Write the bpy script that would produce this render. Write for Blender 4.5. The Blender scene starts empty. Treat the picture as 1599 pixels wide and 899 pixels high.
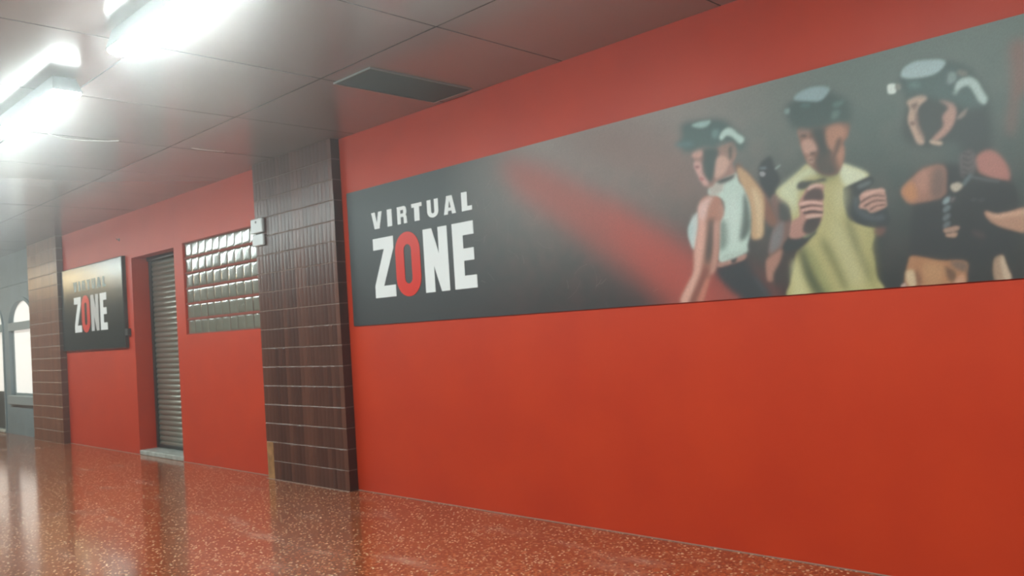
import bpy, math, random, json
import numpy as np
random.seed(7)
C = bpy.context.scene.collection
sc = bpy.context.scene
H = 3.0
X0, X1, YB = -26.0, 5.0, -6.6      # corridor extents

def lin(c):
    r = []
    for v in c:
        v = v/255.0
        r.append(v/12.92 if v <= .04045 else ((v+.055)/1.055)**2.4)
    return r

# ---------------------------------------------------------------- materials
def mat(name, col, rough=.5, metal=0., spec=.5, coat=0., emit=None, estr=0., coat_rough=.1):
    m = bpy.data.materials.new(name); m.use_nodes = True
    b = m.node_tree.nodes['Principled BSDF']
    b.inputs['Base Color'].default_value = (*lin(col), 1)
    b.inputs['Roughness'].default_value = rough
    b.inputs['Metallic'].default_value = metal
    b.inputs['Specular IOR Level'].default_value = spec
    b.inputs['Coat Weight'].default_value = coat
    b.inputs['Coat Roughness'].default_value = coat_rough
    if emit:
        b.inputs['Emission Color'].default_value = (*lin(emit), 1)
        b.inputs['Emission Strength'].default_value = estr
    return m

def nt(m): return m.node_tree.nodes, m.node_tree.links, m.node_tree.nodes['Principled BSDF']

def add_noise_bump(m, scale, strength, dist=.002, detail=3):
    n, l, b = nt(m)
    tc = n.new('ShaderNodeTexCoord'); t = n.new('ShaderNodeTexNoise')
    t.inputs['Scale'].default_value = scale; t.inputs['Detail'].default_value = detail
    bp = n.new('ShaderNodeBump'); bp.inputs['Strength'].default_value = strength
    bp.inputs['Distance'].default_value = dist
    l.new(tc.outputs['Object'], t.inputs['Vector']); l.new(t.outputs['Fac'], bp.inputs['Height'])
    l.new(bp.outputs['Normal'], b.inputs['Normal'])

def add_mottle(m, ca, cb, scale, detail=3, stretch=(1, 1, 1)):
    n, l, b = nt(m)
    tc = n.new('ShaderNodeTexCoord'); mp = n.new('ShaderNodeMapping'); t = n.new('ShaderNodeTexNoise')
    mp.inputs['Scale'].default_value = stretch
    t.inputs['Scale'].default_value = scale; t.inputs['Detail'].default_value = detail
    r = n.new('ShaderNodeValToRGB')
    r.color_ramp.elements[0].position = .35; r.color_ramp.elements[1].position = .65
    r.color_ramp.elements[0].color = (*lin(ca), 1); r.color_ramp.elements[1].color = (*lin(cb), 1)
    l.new(tc.outputs['Object'], mp.inputs['Vector']); l.new(mp.outputs['Vector'], t.inputs['Vector'])
    l.new(t.outputs['Fac'], r.inputs['Fac']); l.new(r.outputs['Color'], b.inputs['Base Color'])

def use_attr(m, attr):
    n, l, b = nt(m)
    a = n.new('ShaderNodeAttribute'); a.attribute_name = attr
    l.new(a.outputs['Color'], b.inputs['Base Color'])

M = {}
M['red'] = mat('red_wall_paint', (196, 50, 26), .46, spec=.55)
add_mottle(M['red'], (194, 52, 14), (201, 57, 16), 2.2); add_noise_bump(M['red'], 90, .12, .001)
M['grey_wall'] = mat('grey_render', (118, 132, 136), .6); add_mottle(M['grey_wall'], (112, 126, 130), (124, 138, 142), 3)
M['pale_wall'] = mat('pale_plaster', (176, 172, 164), .6); add_mottle(M['pale_wall'], (168, 164, 156), (182, 178, 170), 1.5)
M['reveal_dark'] = mat('dark_recess', (52, 50, 50), .7)
M['tile'] = mat('glazed_brown_tile', (80, 40, 30), .33, spec=.5, coat=.05, coat_rough=.2); use_attr(M['tile'], 'tint')
M['grout'] = mat('pale_grout', (150, 132, 120), .85)
M['tan'] = mat('bare_tan_plaster', (158, 112, 66), .8); add_mottle(M['tan'], (138, 96, 54), (176, 128, 80), 14)
M['banner'] = mat('printed_vinyl', (60, 60, 60), .5, spec=1.0); use_attr(M['banner'], 'print_colour')
M['sign_face'] = mat('satin_black_panel', (38, 40, 42), .24, spec=.8)
M['sign_frame'] = mat('dark_sign_edge', (58, 48, 44), .5)
M['white_ink'] = mat('white_lettering', (246, 250, 250), .38)
M['silver_ink'] = mat('silver_lettering', (176, 190, 186), .5)
M['grey_ink'] = mat('pale_silver_lettering', (205, 205, 204), .38)
M['red_ink'] = mat('red_lettering', (222, 52, 38), .38)
M['steel'] = mat('galvanised_slat', (140, 140, 128), .3, metal=.45); add_noise_bump(M['steel'], 20, .08, .001)
M['rail'] = mat('dark_guide_rail', (70, 68, 66), .45, metal=.5)
M['stone'] = mat('pale_threshold_stone', (176, 180, 172), .4); add_mottle(M['stone'], (150, 156, 148), (190, 194, 188), 12)
M['mortar'] = mat('red_painted_mortar', (146, 70, 56), .7)
M['glass'] = mat('ribbed_block_glass', (126, 128, 114), .19, spec=.38, coat=.1, coat_rough=.08)
_b = M['glass'].node_tree.nodes['Principled BSDF']; _b.inputs['Transmission Weight'].default_value = .3; _b.inputs['IOR'].default_value = 1.5
M['housing'] = mat('grey_lamp_housing', (58, 66, 68), .4, metal=.3)
M['lamp'] = mat('lit_diffuser', (250, 250, 250), .4, emit=(236, 252, 250), estr=92)
M['lamp_warm'] = mat('lit_warm_diffuser', (250, 245, 225), .4, emit=(255, 226, 170), estr=92)
M['cable'] = mat('white_cable_sheath', (206, 206, 200), .5)
M['white_box'] = mat('white_plastic_cover', (206, 212, 212), .3, spec=.6)
M['dark_dot'] = mat('dark_plastic', (60, 62, 62), .4)
M['window_pane'] = mat('white_lit_pane', (225, 225, 222), .35, emit=(255, 250, 240), estr=0.75)
M['win_frame'] = mat('grey_window_frame', (140, 150, 150), .5)
M['win_dark'] = mat('dark_door_panel', (62, 64, 62), .5)
M['void'] = mat('dark_ceiling_void', (20, 20, 22), 1, spec=0)
M['grille'] = mat('teal_grey_grille', (74, 98, 98), .45, metal=.2)
M['grille_frame'] = mat('pale_grille_frame', (140, 150, 148), .4, metal=.3)
M['gap'] = mat('pale_floor_joint', (150, 128, 116), .8)

# ceiling panels: satin lacquered metal
M['ceiling'] = mat('satin_ceiling_panel', (158, 148, 146), .21, metal=.3, spec=.9)
add_noise_bump(M['ceiling'], 1.6, .25, .004, 1)

# terrazzo floor
m = mat('polished_terrazzo', (150, 80, 50), .16, spec=.8, coat=.35, coat_rough=.10); M['floor'] = m
n, l, b = nt(m)
tc = n.new('ShaderNodeTexCoord')
def vor(scale, feature='F1'):
    v = n.new('ShaderNodeTexVoronoi'); v.inputs['Scale'].default_value = scale; v.feature = feature
    l.new(tc.outputs['Object'], v.inputs['Vector']); return v
def ramp(src, p0, p1, c0=(0, 0, 0, 1), c1=(1, 1, 1, 1)):
    r = n.new('ShaderNodeValToRGB'); r.color_ramp.elements[0].position = p0; r.color_ramp.elements[1].position = p1
    r.color_ramp.elements[0].color = c0; r.color_ramp.elements[1].color = c1
    l.new(src, r.inputs['Fac']); return r
def mix(fac, a, c):
    x = n.new('ShaderNodeMix'); x.data_type = 'RGBA'
    l.new(fac, x.inputs[0])
    for s, v in ((x.inputs[6], a), (x.inputs[7], c)):
        if isinstance(v, tuple): s.default_value = v
        else: l.new(v, s)
    return x.outputs[2]
def mul(a, c):
    x = n.new('ShaderNodeMath'); x.operation = 'MULTIPLY'
    l.new(a, x.inputs[0])
    if isinstance(c, (int, float)): x.inputs[1].default_value = c
    else: l.new(c, x.inputs[1])
    return x.outputs[0]
big = n.new('ShaderNodeTexNoise'); big.inputs['Scale'].default_value = 1.1; big.inputs['Detail'].default_value = 4
l.new(tc.outputs['Object'], big.inputs['Vector'])
base = ramp(big.outputs['Fac'], .35, .68, (*lin((142, 70, 38)), 1), (*lin((168, 88, 48)), 1))
v1 = vor(62); cell = n.new('ShaderNodeSeparateColor'); l.new(v1.outputs['Color'], cell.inputs[0])
agg = mix(ramp(cell.outputs[0], .3, .75).outputs['Color'], base.outputs['Color'], (*lin((128, 62, 38)), 1))
agg2 = mix(ramp(cell.outputs[1], .82, .9).outputs['Color'], agg, (*lin((168, 104, 68)), 1))
v2 = vor(58); c2 = n.new('ShaderNodeSeparateColor'); l.new(v2.outputs['Color'], c2.inputs[0])
chip = mul(ramp(c2.outputs[2], .86, .9).outputs['Color'], ramp(v2.outputs['Distance'], .28, .42, (1, 1, 1, 1), (0, 0, 0, 1)).outputs['Color'])
col = mix(chip, agg2, (*lin((236, 210, 168)), 1))
v3 = vor(110); c3 = n.new('ShaderNodeSeparateColor'); l.new(v3.outputs['Color'], c3.inputs[0])
chip2 = mul(ramp(c3.outputs[0], .9, .93).outputs['Color'], ramp(v3.outputs['Distance'], .25, .4, (1, 1, 1, 1), (0, 0, 0, 1)).outputs['Color'])
col = mix(chip2, col, (*lin((214, 170, 120)), 1))
# pale, rougher streaks along the corridor
mp = n.new('ShaderNodeMapping'); mp.inputs['Scale'].default_value = (.9, 3.2, 1); mp.inputs['Rotation'].default_value = (0, 0, .25)
l.new(tc.outputs['Object'], mp.inputs['Vector'])
sm = n.new('ShaderNodeTexNoise'); sm.inputs['Scale'].default_value = 1.3; sm.inputs['Detail'].default_value = 5
l.new(mp.outputs['Vector'], sm.inputs['Vector'])
smr = ramp(sm.outputs['Fac'], .56, .74)
col = mix(mul(smr.outputs['Color'], .45), col, (*lin((176, 138, 118)), 1))
l.new(col, b.inputs['Base Color'])
rr = n.new('ShaderNodeMath'); rr.operation = 'MULTIPLY_ADD'; rr.inputs[1].default_value = .16; rr.inputs[2].default_value = .15
l.new(smr.outputs['Color'], rr.inputs[0]); l.new(rr.outputs[0], b.inputs['Roughness'])
bp = n.new('ShaderNodeBump'); bp.inputs['Strength'].default_value = .12; bp.inputs['Distance'].default_value = .004
nn = n.new('ShaderNodeTexNoise'); nn.inputs['Scale'].default_value = 9; nn.inputs['Detail'].default_value = 3
l.new(tc.outputs['Object'], nn.inputs['Vector']); l.new(nn.outputs['Fac'], bp.inputs['Height']); l.new(bp.outputs['Normal'], b.inputs['Normal'])

# ---------------------------------------------------------------- mesh helper
class MB:
    def __init__(s): s.v = []; s.f = []; s.m = []; s.col = []; s.cur = (1, 1, 1)
    def add(s, vs, fs, mi=0):
        k = len(s.v); s.v += [tuple(map(float, q)) for q in vs]
        for f in fs: s.f.append([i+k for i in f]); s.m.append(mi); s.col.append(s.cur)
    def box(s, x0, x1, y0, y1, z0, z1, mi=0, ch=0.):
        if ch <= 0:
            vs = [(x, y, z) for z in (z0, z1) for y in (y0, y1) for x in (x0, x1)]
            s.add(vs, [(0, 2, 3, 1), (4, 5, 7, 6), (0, 1, 5, 4), (2, 6, 7, 3), (0, 4, 6, 2), (1, 3, 7, 5)], mi)
        else:      # chamfered box
            import itertools
            vs = []; idx = {}
            for sx, sy, sz in itertools.product((0, 1), repeat=3):
                px, py, pz = (x0, x1)[sx], (y0, y1)[sy], (z0, z1)[sz]
                ix, iy, iz = (1, -1)[sx]*ch, (1, -1)[sy]*ch, (1, -1)[sz]*ch
                for a in range(3):
                    q = [px+ix, py+iy, pz+iz]; q[a] = (px, py, pz)[a]
                    idx[(sx, sy, sz, a)] = len(vs); vs.append(q)
            fs = []
            def quad(k): fs.append(k)
            for a in range(3):
                o = [i for i in range(3) if i != a]
                for sgn in (0, 1):
                    c = []
                    for u, w in ((0, 0), (1, 0), (1, 1), (0, 1)):
                        t = [0, 0, 0]; t[a] = sgn; t[o[0]] = u; t[o[1]] = w
                        c.append(idx[(*t, a)])
                    flip = (a == 1) != (sgn == 0)
                    fs.append(c[::-1] if flip else c)
            for a in range(3):      # edges along axis a
                o = [i for i in range(3) if i != a]
                for u in (0, 1):
                    for w in (0, 1):
                        t0 = [0]*3; t1 = [0]*3; t0[o[0]] = t1[o[0]] = u; t0[o[1]] = t1[o[1]] = w; t1[a] = 1
                        c = [idx[(*t0, o[0])], idx[(*t1, o[0])], idx[(*t1, o[1])], idx[(*t0, o[1])]]
                        flip = ((u+w+a) % 2 == 0)
                        fs.append(c[::-1] if flip else c)
            for sx, sy, sz in itertools.product((0, 1), repeat=3):
                c = [idx[(sx, sy, sz, a)] for a in range(3)]
                fs.append(c if (sx+sy+sz) % 2 else c[::-1])
            s.add(vs, fs, mi)
    def prism_y(s, poly, y0, y1, mi=0):      # polygon (x,z) extruded in y
        n = len(poly)
        vs = [(x, y0, z) for x, z in poly]+[(x, y1, z) for x, z in poly]
        fs = [list(range(n)), list(range(2*n-1, n-1, -1))]+[(i, i+n, (i+1) % n+n, (i+1) % n) for i in range(n)]
        s.add(vs, fs, mi)
    def ring_y(s, outer, inner, y0, y1, mi=0):
        n = len(outer); vs = []
        for y in (y0, y1):
            vs += [(x, y, z) for x, z in outer]+[(x, y, z) for x, z in inner]
        fs = []
        for i in range(n):
            j = (i+1) % n
            fs += [(i, j, n+j, n+i), (2*n+i, 3*n+i, 3*n+j, 2*n+j), (i, 2*n+i, 2*n+j, j), (n+i, n+j, 3*n+j, 3*n+i)]
        s.add(vs, fs, mi)
    def tube(s, pts, r, k=8, mi=0):
        pts = [np.array(q, float) for q in pts]; base = len(s.v); vs = []; fs = []
        for i, q in enumerate(pts):
            t = pts[min(i+1, len(pts)-1)]-pts[max(i-1, 0)]; t /= np.linalg.norm(t)
            a = np.cross(t, (0, 0, 1.)); 
            if np.linalg.norm(a) < 1e-3: a = np.array((1., 0, 0))
            a /= np.linalg.norm(a); b_ = np.cross(t, a)
            vs += [q+r*(math.cos(6.28318*j/k)*a+math.sin(6.28318*j/k)*b_) for j in range(k)]
        for i in range(len(pts)-1):
            for j in range(k): fs.append((i*k+j, i*k+(j+1) % k, (i+1)*k+(j+1) % k, (i+1)*k+j))
        fs.append(list(range(k))[::-1]); fs.append([len(vs)-k+j for j in range(k)])
        s.add(vs, fs, mi)
    def build(s, name, mats, parent=None, attr=None, smooth=False, loc=(0, 0, 0), fixn=True):
        me = bpy.data.meshes.new(name)
        o = np.array(loc)
        me.from_pydata([tuple(np.array(q)-o) for q in s.v], [], s.f)
        if not isinstance(mats, (list, tuple)): mats = [mats]
        for q in mats: me.materials.append(q)
        me.polygons.foreach_set('material_index', s.m)
        if smooth: me.polygons.foreach_set('use_smooth', [True]*len(s.f))
        if attr:
            a = me.attributes.new(attr, 'FLOAT_COLOR', 'CORNER'); buf = []
            for f, c in zip(s.f, s.col): buf += [*c, 1.0]*len(f)
            a.data.foreach_set('color', buf)
        if fixn:
            import bmesh
            bm = bmesh.new(); bm.from_mesh(me); bmesh.ops.recalc_face_normals(bm, faces=bm.faces[:]); bm.to_mesh(me); bm.free()
        me.update()
        ob = bpy.data.objects.new(name, me); C.objects.link(ob)
        ob.location = loc
        if parent:
            ob.parent = parent
            ob.location = tuple(np.array(loc)-np.array(parent['_org']))
        return ob

def thing(name, label, cat, loc, group=None, kind=None):
    o = bpy.data.objects.new(name, None); C.objects.link(o); o.location = loc; o.empty_display_size = .1
    o['_org'] = list(loc)
    if label: o['label'] = label
    if cat: o['category'] = cat
    if group: o['group'] = group
    if kind: o['kind'] = kind
    return o
def tag(o, label, cat, group=None):
    o['label'] = label; o['category'] = cat
    if group: o['group'] = group
    return o
def struct(o): o['kind'] = 'structure'; return o

# ---------------------------------------------------------------- shell
b = MB(); b.box(X0, X1, YB, .35, -.15, 0); struct(b.build('floor', M['floor']))

b = MB()       # ceiling: lacquered panels with dark joints under a void
PX, PY, g = 1.155, 1.14, .010
x = -3.39+PX*8
xs = []
while x > X0-PX: xs.append(x); x -= PX
ys = [-1.07+PY*i for i in range(2, -7, -1)]
for i in range(len(xs)-1):
    for j in range(len(ys)-1):
        x1, x0 = xs[i]-g/2, xs[i+1]+g/2; y1, y0 = ys[j]-g/2, ys[j+1]+g/2
        x0, x1, y0, y1 = max(x0, X0), min(x1, X1), max(y0, YB), min(y1, .35)
        if x1-x0 < .02 or y1-y0 < .02: continue
        dz = random.uniform(0, .0015)
        b.box(x0, x1, y0, y1, H+dz, H+.02, 1); b.m[-6] = 0
b.box(X0, X1, YB, .35, H+.02, H+.12, 1)
struct(b.build('ceiling', [M['ceiling'], M['void']]))

DX0, DX1, DZ = -10.52, -9.30, 2.43
GX0, GX1, GZ0, GZ1 = -9.07, -7.27, 1.425, 2.452
XG = -13.1
T = .35
b = MB()
b.box(XG, DX0, 0, T, 0, H); b.box(DX0, DX1, 0, T, DZ, H); b.box(DX1, GX0, 0, T, 0, H)
b.box(GX0, GX1, 0, T, 0, GZ0); b.box(GX0, GX1, 0, T, GZ1, H); b.box(GX1, X1, 0, T, 0, H)
struct(b.build('wall_right', M['red']))

# grey stretch with arched openings
def arch(c, w, s, sp, r, n=20):
    return [(c+w*math.cos(math.pi*i/n), sp+r*math.sin(math.pi*i/n)) for i in range(n+1)]   # right to left
def grey_bay(b, x0, x1, c, w, s, sp, r):
    for x_a, x_b in ((x0, c-w), (c+w, x1)): b.add([(x_a, 0, 0), (x_b, 0, 0), (x_b, 0, H), (x_a, 0, H)], [(0, 1, 2, 3)])
    if s > 0: b.add([(c-w, 0, 0), (c+w, 0, 0), (c+w, 0, s), (c-w, 0, s)], [(0, 1, 2, 3)])
    A = arch(c, w, s, sp, r)
    for p, q in zip(A, A[1:]): b.add([(q[0], 0, q[1]), (p[0], 0, p[1]), (p[0], 0, H), (q[0], 0, H)], [(0, 1, 2, 3)])
    loop = [(c+w, s)]+A+[(c-w, s)]
    n_ = len(loop)
    for i in range(n_):
        p, q = loop[i], loop[(i+1) % n_]
        if s <= 0 and i == n_-1: continue
        b.add([(p[0], 0, p[1]), (q[0], 0, q[1]), (q[0], T, q[1]), (p[0], T, p[1])], [(0, 1, 2, 3)])
b = MB()
WW, SP, RI = .65, 1.80, .40
bays = [(-14.40, -15.95, -15.1, .65), (-15.95, -17.65, -16.8, 0.), (-17.65, -19.35, -18.5, .65)]
for xr, xl, c, s in bays: grey_bay(b, xl, xr, c, WW, s, SP, RI)
b.box(-14.40, XG, 0, T, 0, H); b.box(X0, -19.35, 0, T, 0, H)
b.box(-19.35, -14.34, -.018, 0, 2.47, 2.50)
struct(b.build('wall_left', M['grey_wall'], fixn=False))

b = MB(); b.box(X0, X1, YB-.2, YB, 0, H); struct(b.build('wall_back', M['pale_wall']))
b = MB(); b.box(X0-.2, X0, YB-.2, T, 0, H); struct(b.build('wall_far', M['pale_wall']))
b = MB(); b.box(X1, X1+.2, YB-.2, T, 0, H); struct(b.build('wall_near', M['pale_wall']))

# pale joint line where wall meets floor
b = MB(); b.box(XG, DX0, -.007, 0, 0, .004); b.box(DX1, -7.30, -.007, 0, 0, .004); b.box(-5.93, X1, -.007, 0, 0, .004)
b.box(-7.30, -5.93, -.095, -.088, 0, .004)
struct(b.build('trim_1', M['gap']))

# ---------------------------------------------------------------- arched windows and door
for i, (xr, xl, c, s) in enumerate(bays):
    door = s == 0
    o = thing('door_2' if door else ('window_2' if i == 0 else 'window_3'), None, None, (c, .1, 0), kind='structure')
    w = WW
    # raised arch moulding
    A = arch(c, w+.055, 0, SP, RI+.055, 24); B_ = arch(c, w, 0, SP, RI, 24)
    z0 = s
    m_ = MB(); loopo = [(c+w+.055, z0)]+A+[(c-w-.055, z0)]; loopi = [(c+w, z0)]+B_+[(c-w, z0)]
    for k in range(len(loopo)-1):
        p, q, p2, q2 = loopo[k], loopo[k+1], loopi[k], loopi[k+1]
        m_.add([(p[0], -.02, p[1]), (q[0], -.02, q[1]), (q2[0], -.02, q2[1]), (p2[0], -.02, p2[1]),
                (p[0], 0, p[1]), (q[0], 0, q[1]), (q2[0], .0, q2[1]), (p2[0], .0, p2[1])],
               [(0, 3, 2, 1), (0, 1, 5, 4), (3, 7, 6, 2)])
    m_.build('arch_moulding', M['grey_wall'], o)
    m_ = MB(); f = .035
    Ai = arch(c, w-f, 0, SP+.06, RI-f-.03, 24)
    m_.box(c-w, c-w+f, .04, .09, z0, SP); m_.box(c+w-f, c+w, .04, .09, z0, SP)
    m_.box(c-w, c+w, .04, .09, z0, z0+f)
    m_.box(c-w, c+w, -.03, .08, 1.72, 1.85)
    Ao = arch(c, w, 0, SP+.06, RI-.06, 24)
    for k in range(24):
        p, q, p2, q2 = Ao[k], Ao[k+1], Ai[k], Ai[k+1]
        m_.add([(p[0], .04, p[1]), (q[0], .04, q[1]), (q2[0], .04, q2[1]), (p2[0], .04, p2[1]),
                (p2[0], .09, p2[1]), (q2[0], .09, q2[1])], [(0, 3, 2, 1), (3, 4, 5, 2)])
    m_.build('window_frame', M['win_frame'], o)
    m_ = MB(); zb = .7 if door else s+f
    m_.box(c-w+f, c+w-f, .055, .065, zb, 1.72); m_.build('pane', M['window_pane'], o)
    m_ = MB(); m_.prism_y(arch(c, w-f+.01, 0, 1.85, RI-f-.02, 24), .055, .065); m_.build('fanlight', M['window_pane'], o)
    if door:
        m_ = MB(); m_.box(c-w+f, c+w-f, .05, .08, .05, .7, ch=.01); m_.build('lower_panel', M['win_dark'], o)
        m_ = MB(); m_.box(c-w, c+w, -.03, .3, 0, .05, ch=.008); m_.build('threshold', M['stone'], o)
    else:
        m_ = MB(); m_.box(c-w-.08, c+w+.04, -.06, .039, s-.15, s, ch=.01); m_.build('window_sill', M['win_frame'], o)
    m_ = MB(); m_.box(c-w, c+w, .30, .33, z0, SP+RI); m_.build('backing', M['reveal_dark'], o)

# ---------------------------------------------------------------- roller shutter door
d = thing('door_1', None, None, ((DX0+DX1)/2, .22, 0), kind='structure')
m_ = MB(); pitch = .064; y0 = .235
prof = []
z = .075
while z < DZ-.05:
    for t in (0, .12, .3, .5, .7, .88):
        prof.append((y0-.016*math.sin(math.pi*t)**.7, z+pitch*t))
    z += pitch
prof.append((y0, z))
n_ = len(prof)
xa, xb = DX0+.05, DX1-.05
m_.add([(xa, y, z) for y, z in prof]+[(xb, y, z) for y, z in prof], [(i, i+1, n_+i+1, n_+i) for i in range(n_-1)])
m_.build('shutter_curtain', M['steel'], d, smooth=False, fixn=False)
for xa_, xb_ in ((DX0, DX0+.065), (DX1-.065, DX1)):
    m_ = MB(); m_.box(xa_, xb_, .205, .25, .06, DZ, ch=.004); m_.build('guide_rail', M['rail'], d)
m_ = MB(); m_.box(DX0+.066, DX1-.066, .213, .248, .062, .10, ch=.004); m_.build('bottom_bar', M['rail'], d)
m_ = MB(); m_.box(DX0+.066, DX1-.066, .16, .212, DZ-.05, DZ, ch=.004); m_.build('shutter_header', M['rail'], d)
m_ = MB(); m_.box(DX0, DX1, .26, .34, 0, DZ); m_.build('backing', M['reveal_dark'], d)
m_ = MB(); m_.box(DX0, DX1, -.004, .26, 0, .055, ch=.006)
struct(m_.build('trim_2', M['stone']))

# ---------------------------------------------------------------- glass block window
gw = thing('window_1', None, None, ((GX0+GX1)/2, .05, GZ0), kind='structure')
NX, NZ = 11, 6
px_, pz_ = (GX1-GX0)/NX, (GZ1-GZ0)/NZ
m_ = MB(); m_.box(GX0, GX1, .035, .12, GZ0, GZ1)
for j in range(NZ+1):
    zc = GZ0+j*pz_; m_.box(GX0, GX1, .012, .035, max(GZ0, zc-.012), min(GZ1, zc+.012))
m_.build('mortar_grid', M['mortar'], gw)
def block():
    b = MB(); N = 12; w, h = px_-.008, pz_-.014
    vs = []
    for j in range(N+1):
        for i in range(N+1):
            u, v = -1+2*i/N, -1+2*j/N
            u = math.copysign(abs(u)**.8, u); v = math.copysign(abs(v)**.8, v)
            e = (1-abs(u)**4)*(1-abs(v)**8)
            rib = .0016*math.cos(u*math.pi*4.0)*math.cos(v*math.pi*2.0)
            y = .027-.005*e-rib*e*(.6+.4*v)
            vs.append((u*w/2, y, v*h/2))
    b.add(vs, [(j*(N+1)+i, j*(N+1)+i+1, (j+1)*(N+1)+i+1, (j+1)*(N+1)+i) for j in range(N) for i in range(N)])
    return b
first = None
for j in range(NZ):
    for i in range(NX):
        cx, cz = GX0+(i+.5)*px_, GZ0+(j+.5)*pz_
        if first is None:
            o = block().build('glass_block', M['glass'], gw, smooth=True); first = o
        else:
            o = first.copy(); C.objects.link(o); o.parent = gw
        o.location = (cx-(GX0+GX1)/2, -.05+random.uniform(-.0015, .0015), cz-GZ0)
        o.rotation_euler = (random.uniform(-.02, .02), 0, random.uniform(-.02, .02))

# ---------------------------------------------------------------- tiled pillars
def pillar(x0, x1, label, dark, light, missing, gap):
    o = thing('tiled_pillar', label, 'pillar', ((x0+x1)/2, -.04, 0))
    m_ = MB(); m_.box(x0+.004, x1-.004, -.0865, 0, 0, H-.001); m_.build('grout_bed', M['grout'], o)
    b = MB(); rows = 17; ph = .1765; z_off = 0.
    nc = round((x1-x0)/.0605); pw = (x1-x0)/nc
    cols = [random.random() for _ in range(nc)]
    for r in range(rows+1):
        z0 = max(.0, z_off+r*ph+gap); z1 = min(H-.001, z_off+(r+1)*ph-gap)
        if z1-z0 < .01: continue
        for k in range(nc):
            if missing and k < 2 and z1 < .36: continue
            t = min(1, max(0, .72*cols[k]+.28*random.random()))
            b.cur = [a*(1-t)+c*t for a, c in zip(lin(dark), lin(light))]
            xa, xb = x0+k*pw+.0007, x0+(k+1)*pw-.0007
            S = 5; ty = random.uniform(-.0006, .0006); tz = random.uniform(-.0004, .0004)
            vs = []
            for zi, zz in enumerate((z0, z0+.003, z1-.003, z1)):
                for s_ in range(S+1):
                    u = -1+2*s_/S
                    y = -.0885-.0018*(1-u*u)+ty*u+tz*(zi-1.5)
                    if zi in (0, 3): y += .0015
                    vs.append((xa+(xb-xa)*s_/S, y, zz))
            k0 = (S+1)*4
            vs += [(xa, -.0862, z0), (xb, -.0862, z0), (xb, -.0862, z1), (xa, -.0862, z1)]
            fs = [(j*(S+1)+i, j*(S+1)+i+1, (j+1)*(S+1)+i+1, (j+1)*(S+1)+i) for j in range(3) for i in range(S)]
            fs += [[j*(S+1) for j in range(3, -1, -1)]+[k0, k0+3][:2], [j*(S+1)+S for j in range(4)]+[k0+2, k0+1],
                   list(range(S, -1, -1))+[k0, k0+1], [3*(S+1)+i for i in range(S+1)]+[k0+2, k0+3]]
            b.add(vs, fs)
        # returns of the pillar
        for xs_, sg in ((x0, -1), (x1, 1)):
            b.cur = [a*.8 for a in lin(dark)]
            b.box(min(xs_-.004*(sg > 0), xs_+.004*(sg < 0)), max(xs_, xs_)+(.004 if sg < 0 else 0), -.0875, -.002, z0, z1)
    b.build('wall_tiles', M['tile'], o, attr='tint')
    if missing:
        m_ = MB(); m_.box(x0, x0+pw*2-.002, -.0885, -.079, .001, .349, ch=.002); m_.build('bare_strip', M['tan'], o)['label'] = 'tan bare strip where tiles are missing'
    return o
pillar(-7.27, -5.93, 'dark brown tiled pillar between the glass block window and the long banner', (66, 34, 28), (104, 62, 48), True, .0028)
pillar(-14.35, -13.0, 'lighter brown tiled pillar between the grey arched wall and the square black sign', (104, 60, 42), (138, 88, 64), False, .005)

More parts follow.
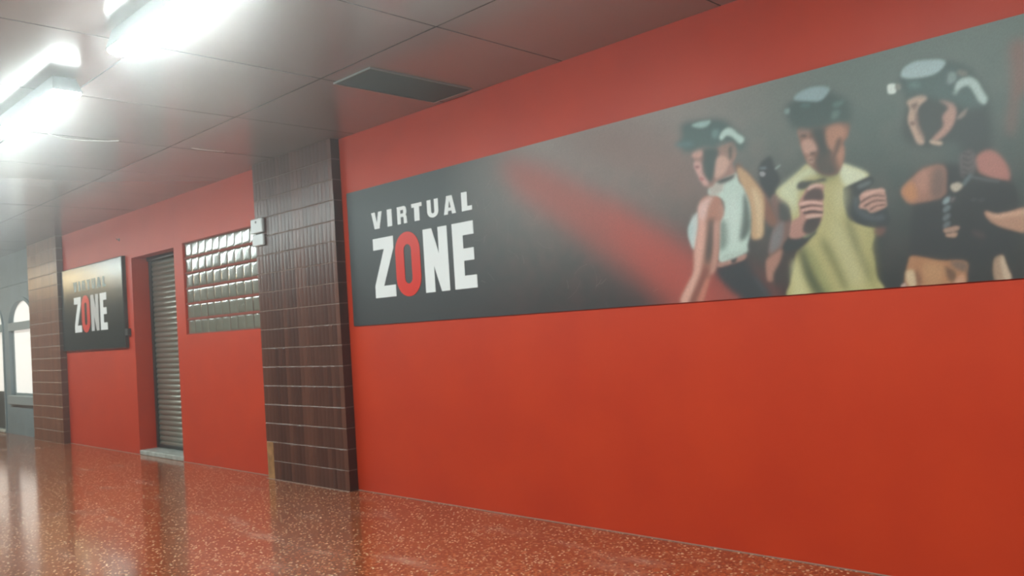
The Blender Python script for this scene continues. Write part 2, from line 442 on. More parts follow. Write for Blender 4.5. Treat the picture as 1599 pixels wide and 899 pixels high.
# ---------------------------------------------------------------- lettering
def rrect_loop(x0, x1, z0, z1, r, n=10):
    pts = []
    for cx, cz, a0 in ((x1-r, z1-r, 0), (x0+r, z1-r, 90), (x0+r, z0+r, 180), (x1-r, z0+r, 270)):
        for i in range(n+1):
            a = math.radians(a0+90*i/n); pts.append((cx+r*math.cos(a), cz+r*math.sin(a)))
    return pts
def lettering(parent, dx, dz, yf, top_mat, n_mat):
    y1, y0 = yf, yf-.0025
    def P(poly, m): 
        b = MB(); b.prism_y([(x+dx, z+dz) for x, z in poly], y0, y1); return b.build('letter', m, parent)
    zt, zb = 2.3, 2.163
    t = top_mat
    P([(-5.513, zt), (-5.465, zt), (-5.443, 2.212), (-5.419, zt), (-5.371, zt), (-5.413, zb), (-5.477, zb)], t)
    P([(-5.304, zt), (-5.243, zt), (-5.243, zb), (-5.304, zb)], t)
    # R
    b = MB(); 
    xl, xr = -5.174, -5.056
    out = [(xl, zb), (xl, zt), (xr-.03, zt), (xr-.008, zt-.012), (xr, zt-.032), (xr-.002, zt-.055), (xr-.016, zt-.07), (xr-.002, zt-.086), (xr, zb), (xr-.040, zb), (xr-.042, zt-.082), (xr-.052, zt-.086), (xl+.042, zt-.086), (xl+.042, zb)]
    # as strips so the counter stays open
    def q(poly): b.prism_y([(x+dx, z+dz) for x, z in poly], y0, y1)
    q([(xl, zb), (xl, zt), (xl+.042, zt), (xl+.042, zb)])
    q([(xl+.042, zt), (xr-.026, zt), (xr-.008, zt-.010), (xr-.040, zt-.028), (xl+.042, zt-.028)])
    q([(xr-.008, zt-.010), (xr, zt-.030), (xr, zt-.054), (xr-.012, zt-.070), (xr-.040, zt-.056), (xr-.040, zt-.028)])
    q([(xl+.042, zt-.056), (xr-.040, zt-.056), (xr-.012, zt-.070), (xr-.040, zt-.084), (xl+.042, zt-.084)])
    q([(xr-.040, zt-.084), (xr-.012, zt-.070), (xr-.001, zt-.086), (xr+.002, zb), (xr-.038, zb)])
    b.build('letter', t, parent)
    P([(-4.992, zt), (-4.868, zt), (-4.868, zt-.030), (-4.899, zt-.030), (-4.899, zb), (-4.961, zb), (-4.961, zt-.030), (-4.992, zt-.030)], t)
    # U
    ux0, ux1, k = -4.806, -4.676, .046
    cx = (ux0+ux1)/2; ro = (ux1-ux0)/2; ri = ro-k
    arc_o = [(cx+ro*math.cos(math.radians(a)), zb+ro*.75+ro*.75*math.sin(math.radians(a))) for a in range(180, 361, 15)]
    arc_i = [(cx+ri*math.cos(math.radians(a)), zb+ro*.75+ri*.95*math.sin(math.radians(a))) for a in range(360, 179, -15)]
    b = MB(); 
    lo = [(ux0, zt)]+arc_o+[(ux1, zt)]; li = [(ux0+k, zt)]+arc_i[::-1]+[(ux1-k, zt)]
    for i in range(len(lo)-1):
        q([lo[i], lo[i+1], li[i+1], li[i]])
    b.build('letter', t, parent)
    # A
    b = MB(); al, ar, ax = -4.616, -4.482, -4.549
    q([(al, zb), (ax-.030, zt), (ax, zt), (ax, zt-.034), (al+.043, zb)])
    q([(ar, zb), (ar-.043, zb), (ax, zt-.034), (ax, zt), (ax+.030, zt)])
    q([(al+.047, zb+.024), (ar-.047, zb+.024), (ar-.053, zb+.048), (al+.053, zb+.048)])
    b.build('letter', t, parent)
    P([(-4.417, zt), (-4.356, zt), (-4.356, zb+.032), (-4.309, zb+.032), (-4.309, zb), (-4.417, zb)], t)
    zt, zb = 2.085, 1.600
    P([(-5.514, zt), (-5.245, zt), (-5.245, 1.99), (-5.395, 1.694), (-5.243, 1.694), (-5.243, zb), (-5.514, zb), (-5.514, 1.70), (-5.372, 1.991), (-5.514, 1.991)], M['white_ink'])
    b = MB(); sh = lambda L: [(x+dx, z+dz) for x, z in L]
    b.ring_y(sh(rrect_loop(-5.227, -4.922, 1.588, 2.095, .150)), sh(rrect_loop(-5.120, -5.028, 1.688, 1.997, .0455)), y0, y1)
    b.build('letter', M['red_ink'], parent)['label'] = 'red letter'
    P([(-4.875, zt), (-4.772, zt), (-4.700, 1.885), (-4.700, zt), (-4.597, zt), (-4.597, zb), (-4.690, zb), (-4.765, 1.80), (-4.765, zb), (-4.875, zb)], n_mat)
    P([(-4.540, zt), (-4.310, zt), (-4.310, 1.989), (-4.427, 1.989), (-4.427, 1.892), (-4.318, 1.892), (-4.318, 1.803), (-4.427, 1.803), (-4.427, 1.694), (-4.302, 1.694), (-4.302, zb), (-4.540, zb)], M['white_ink'])

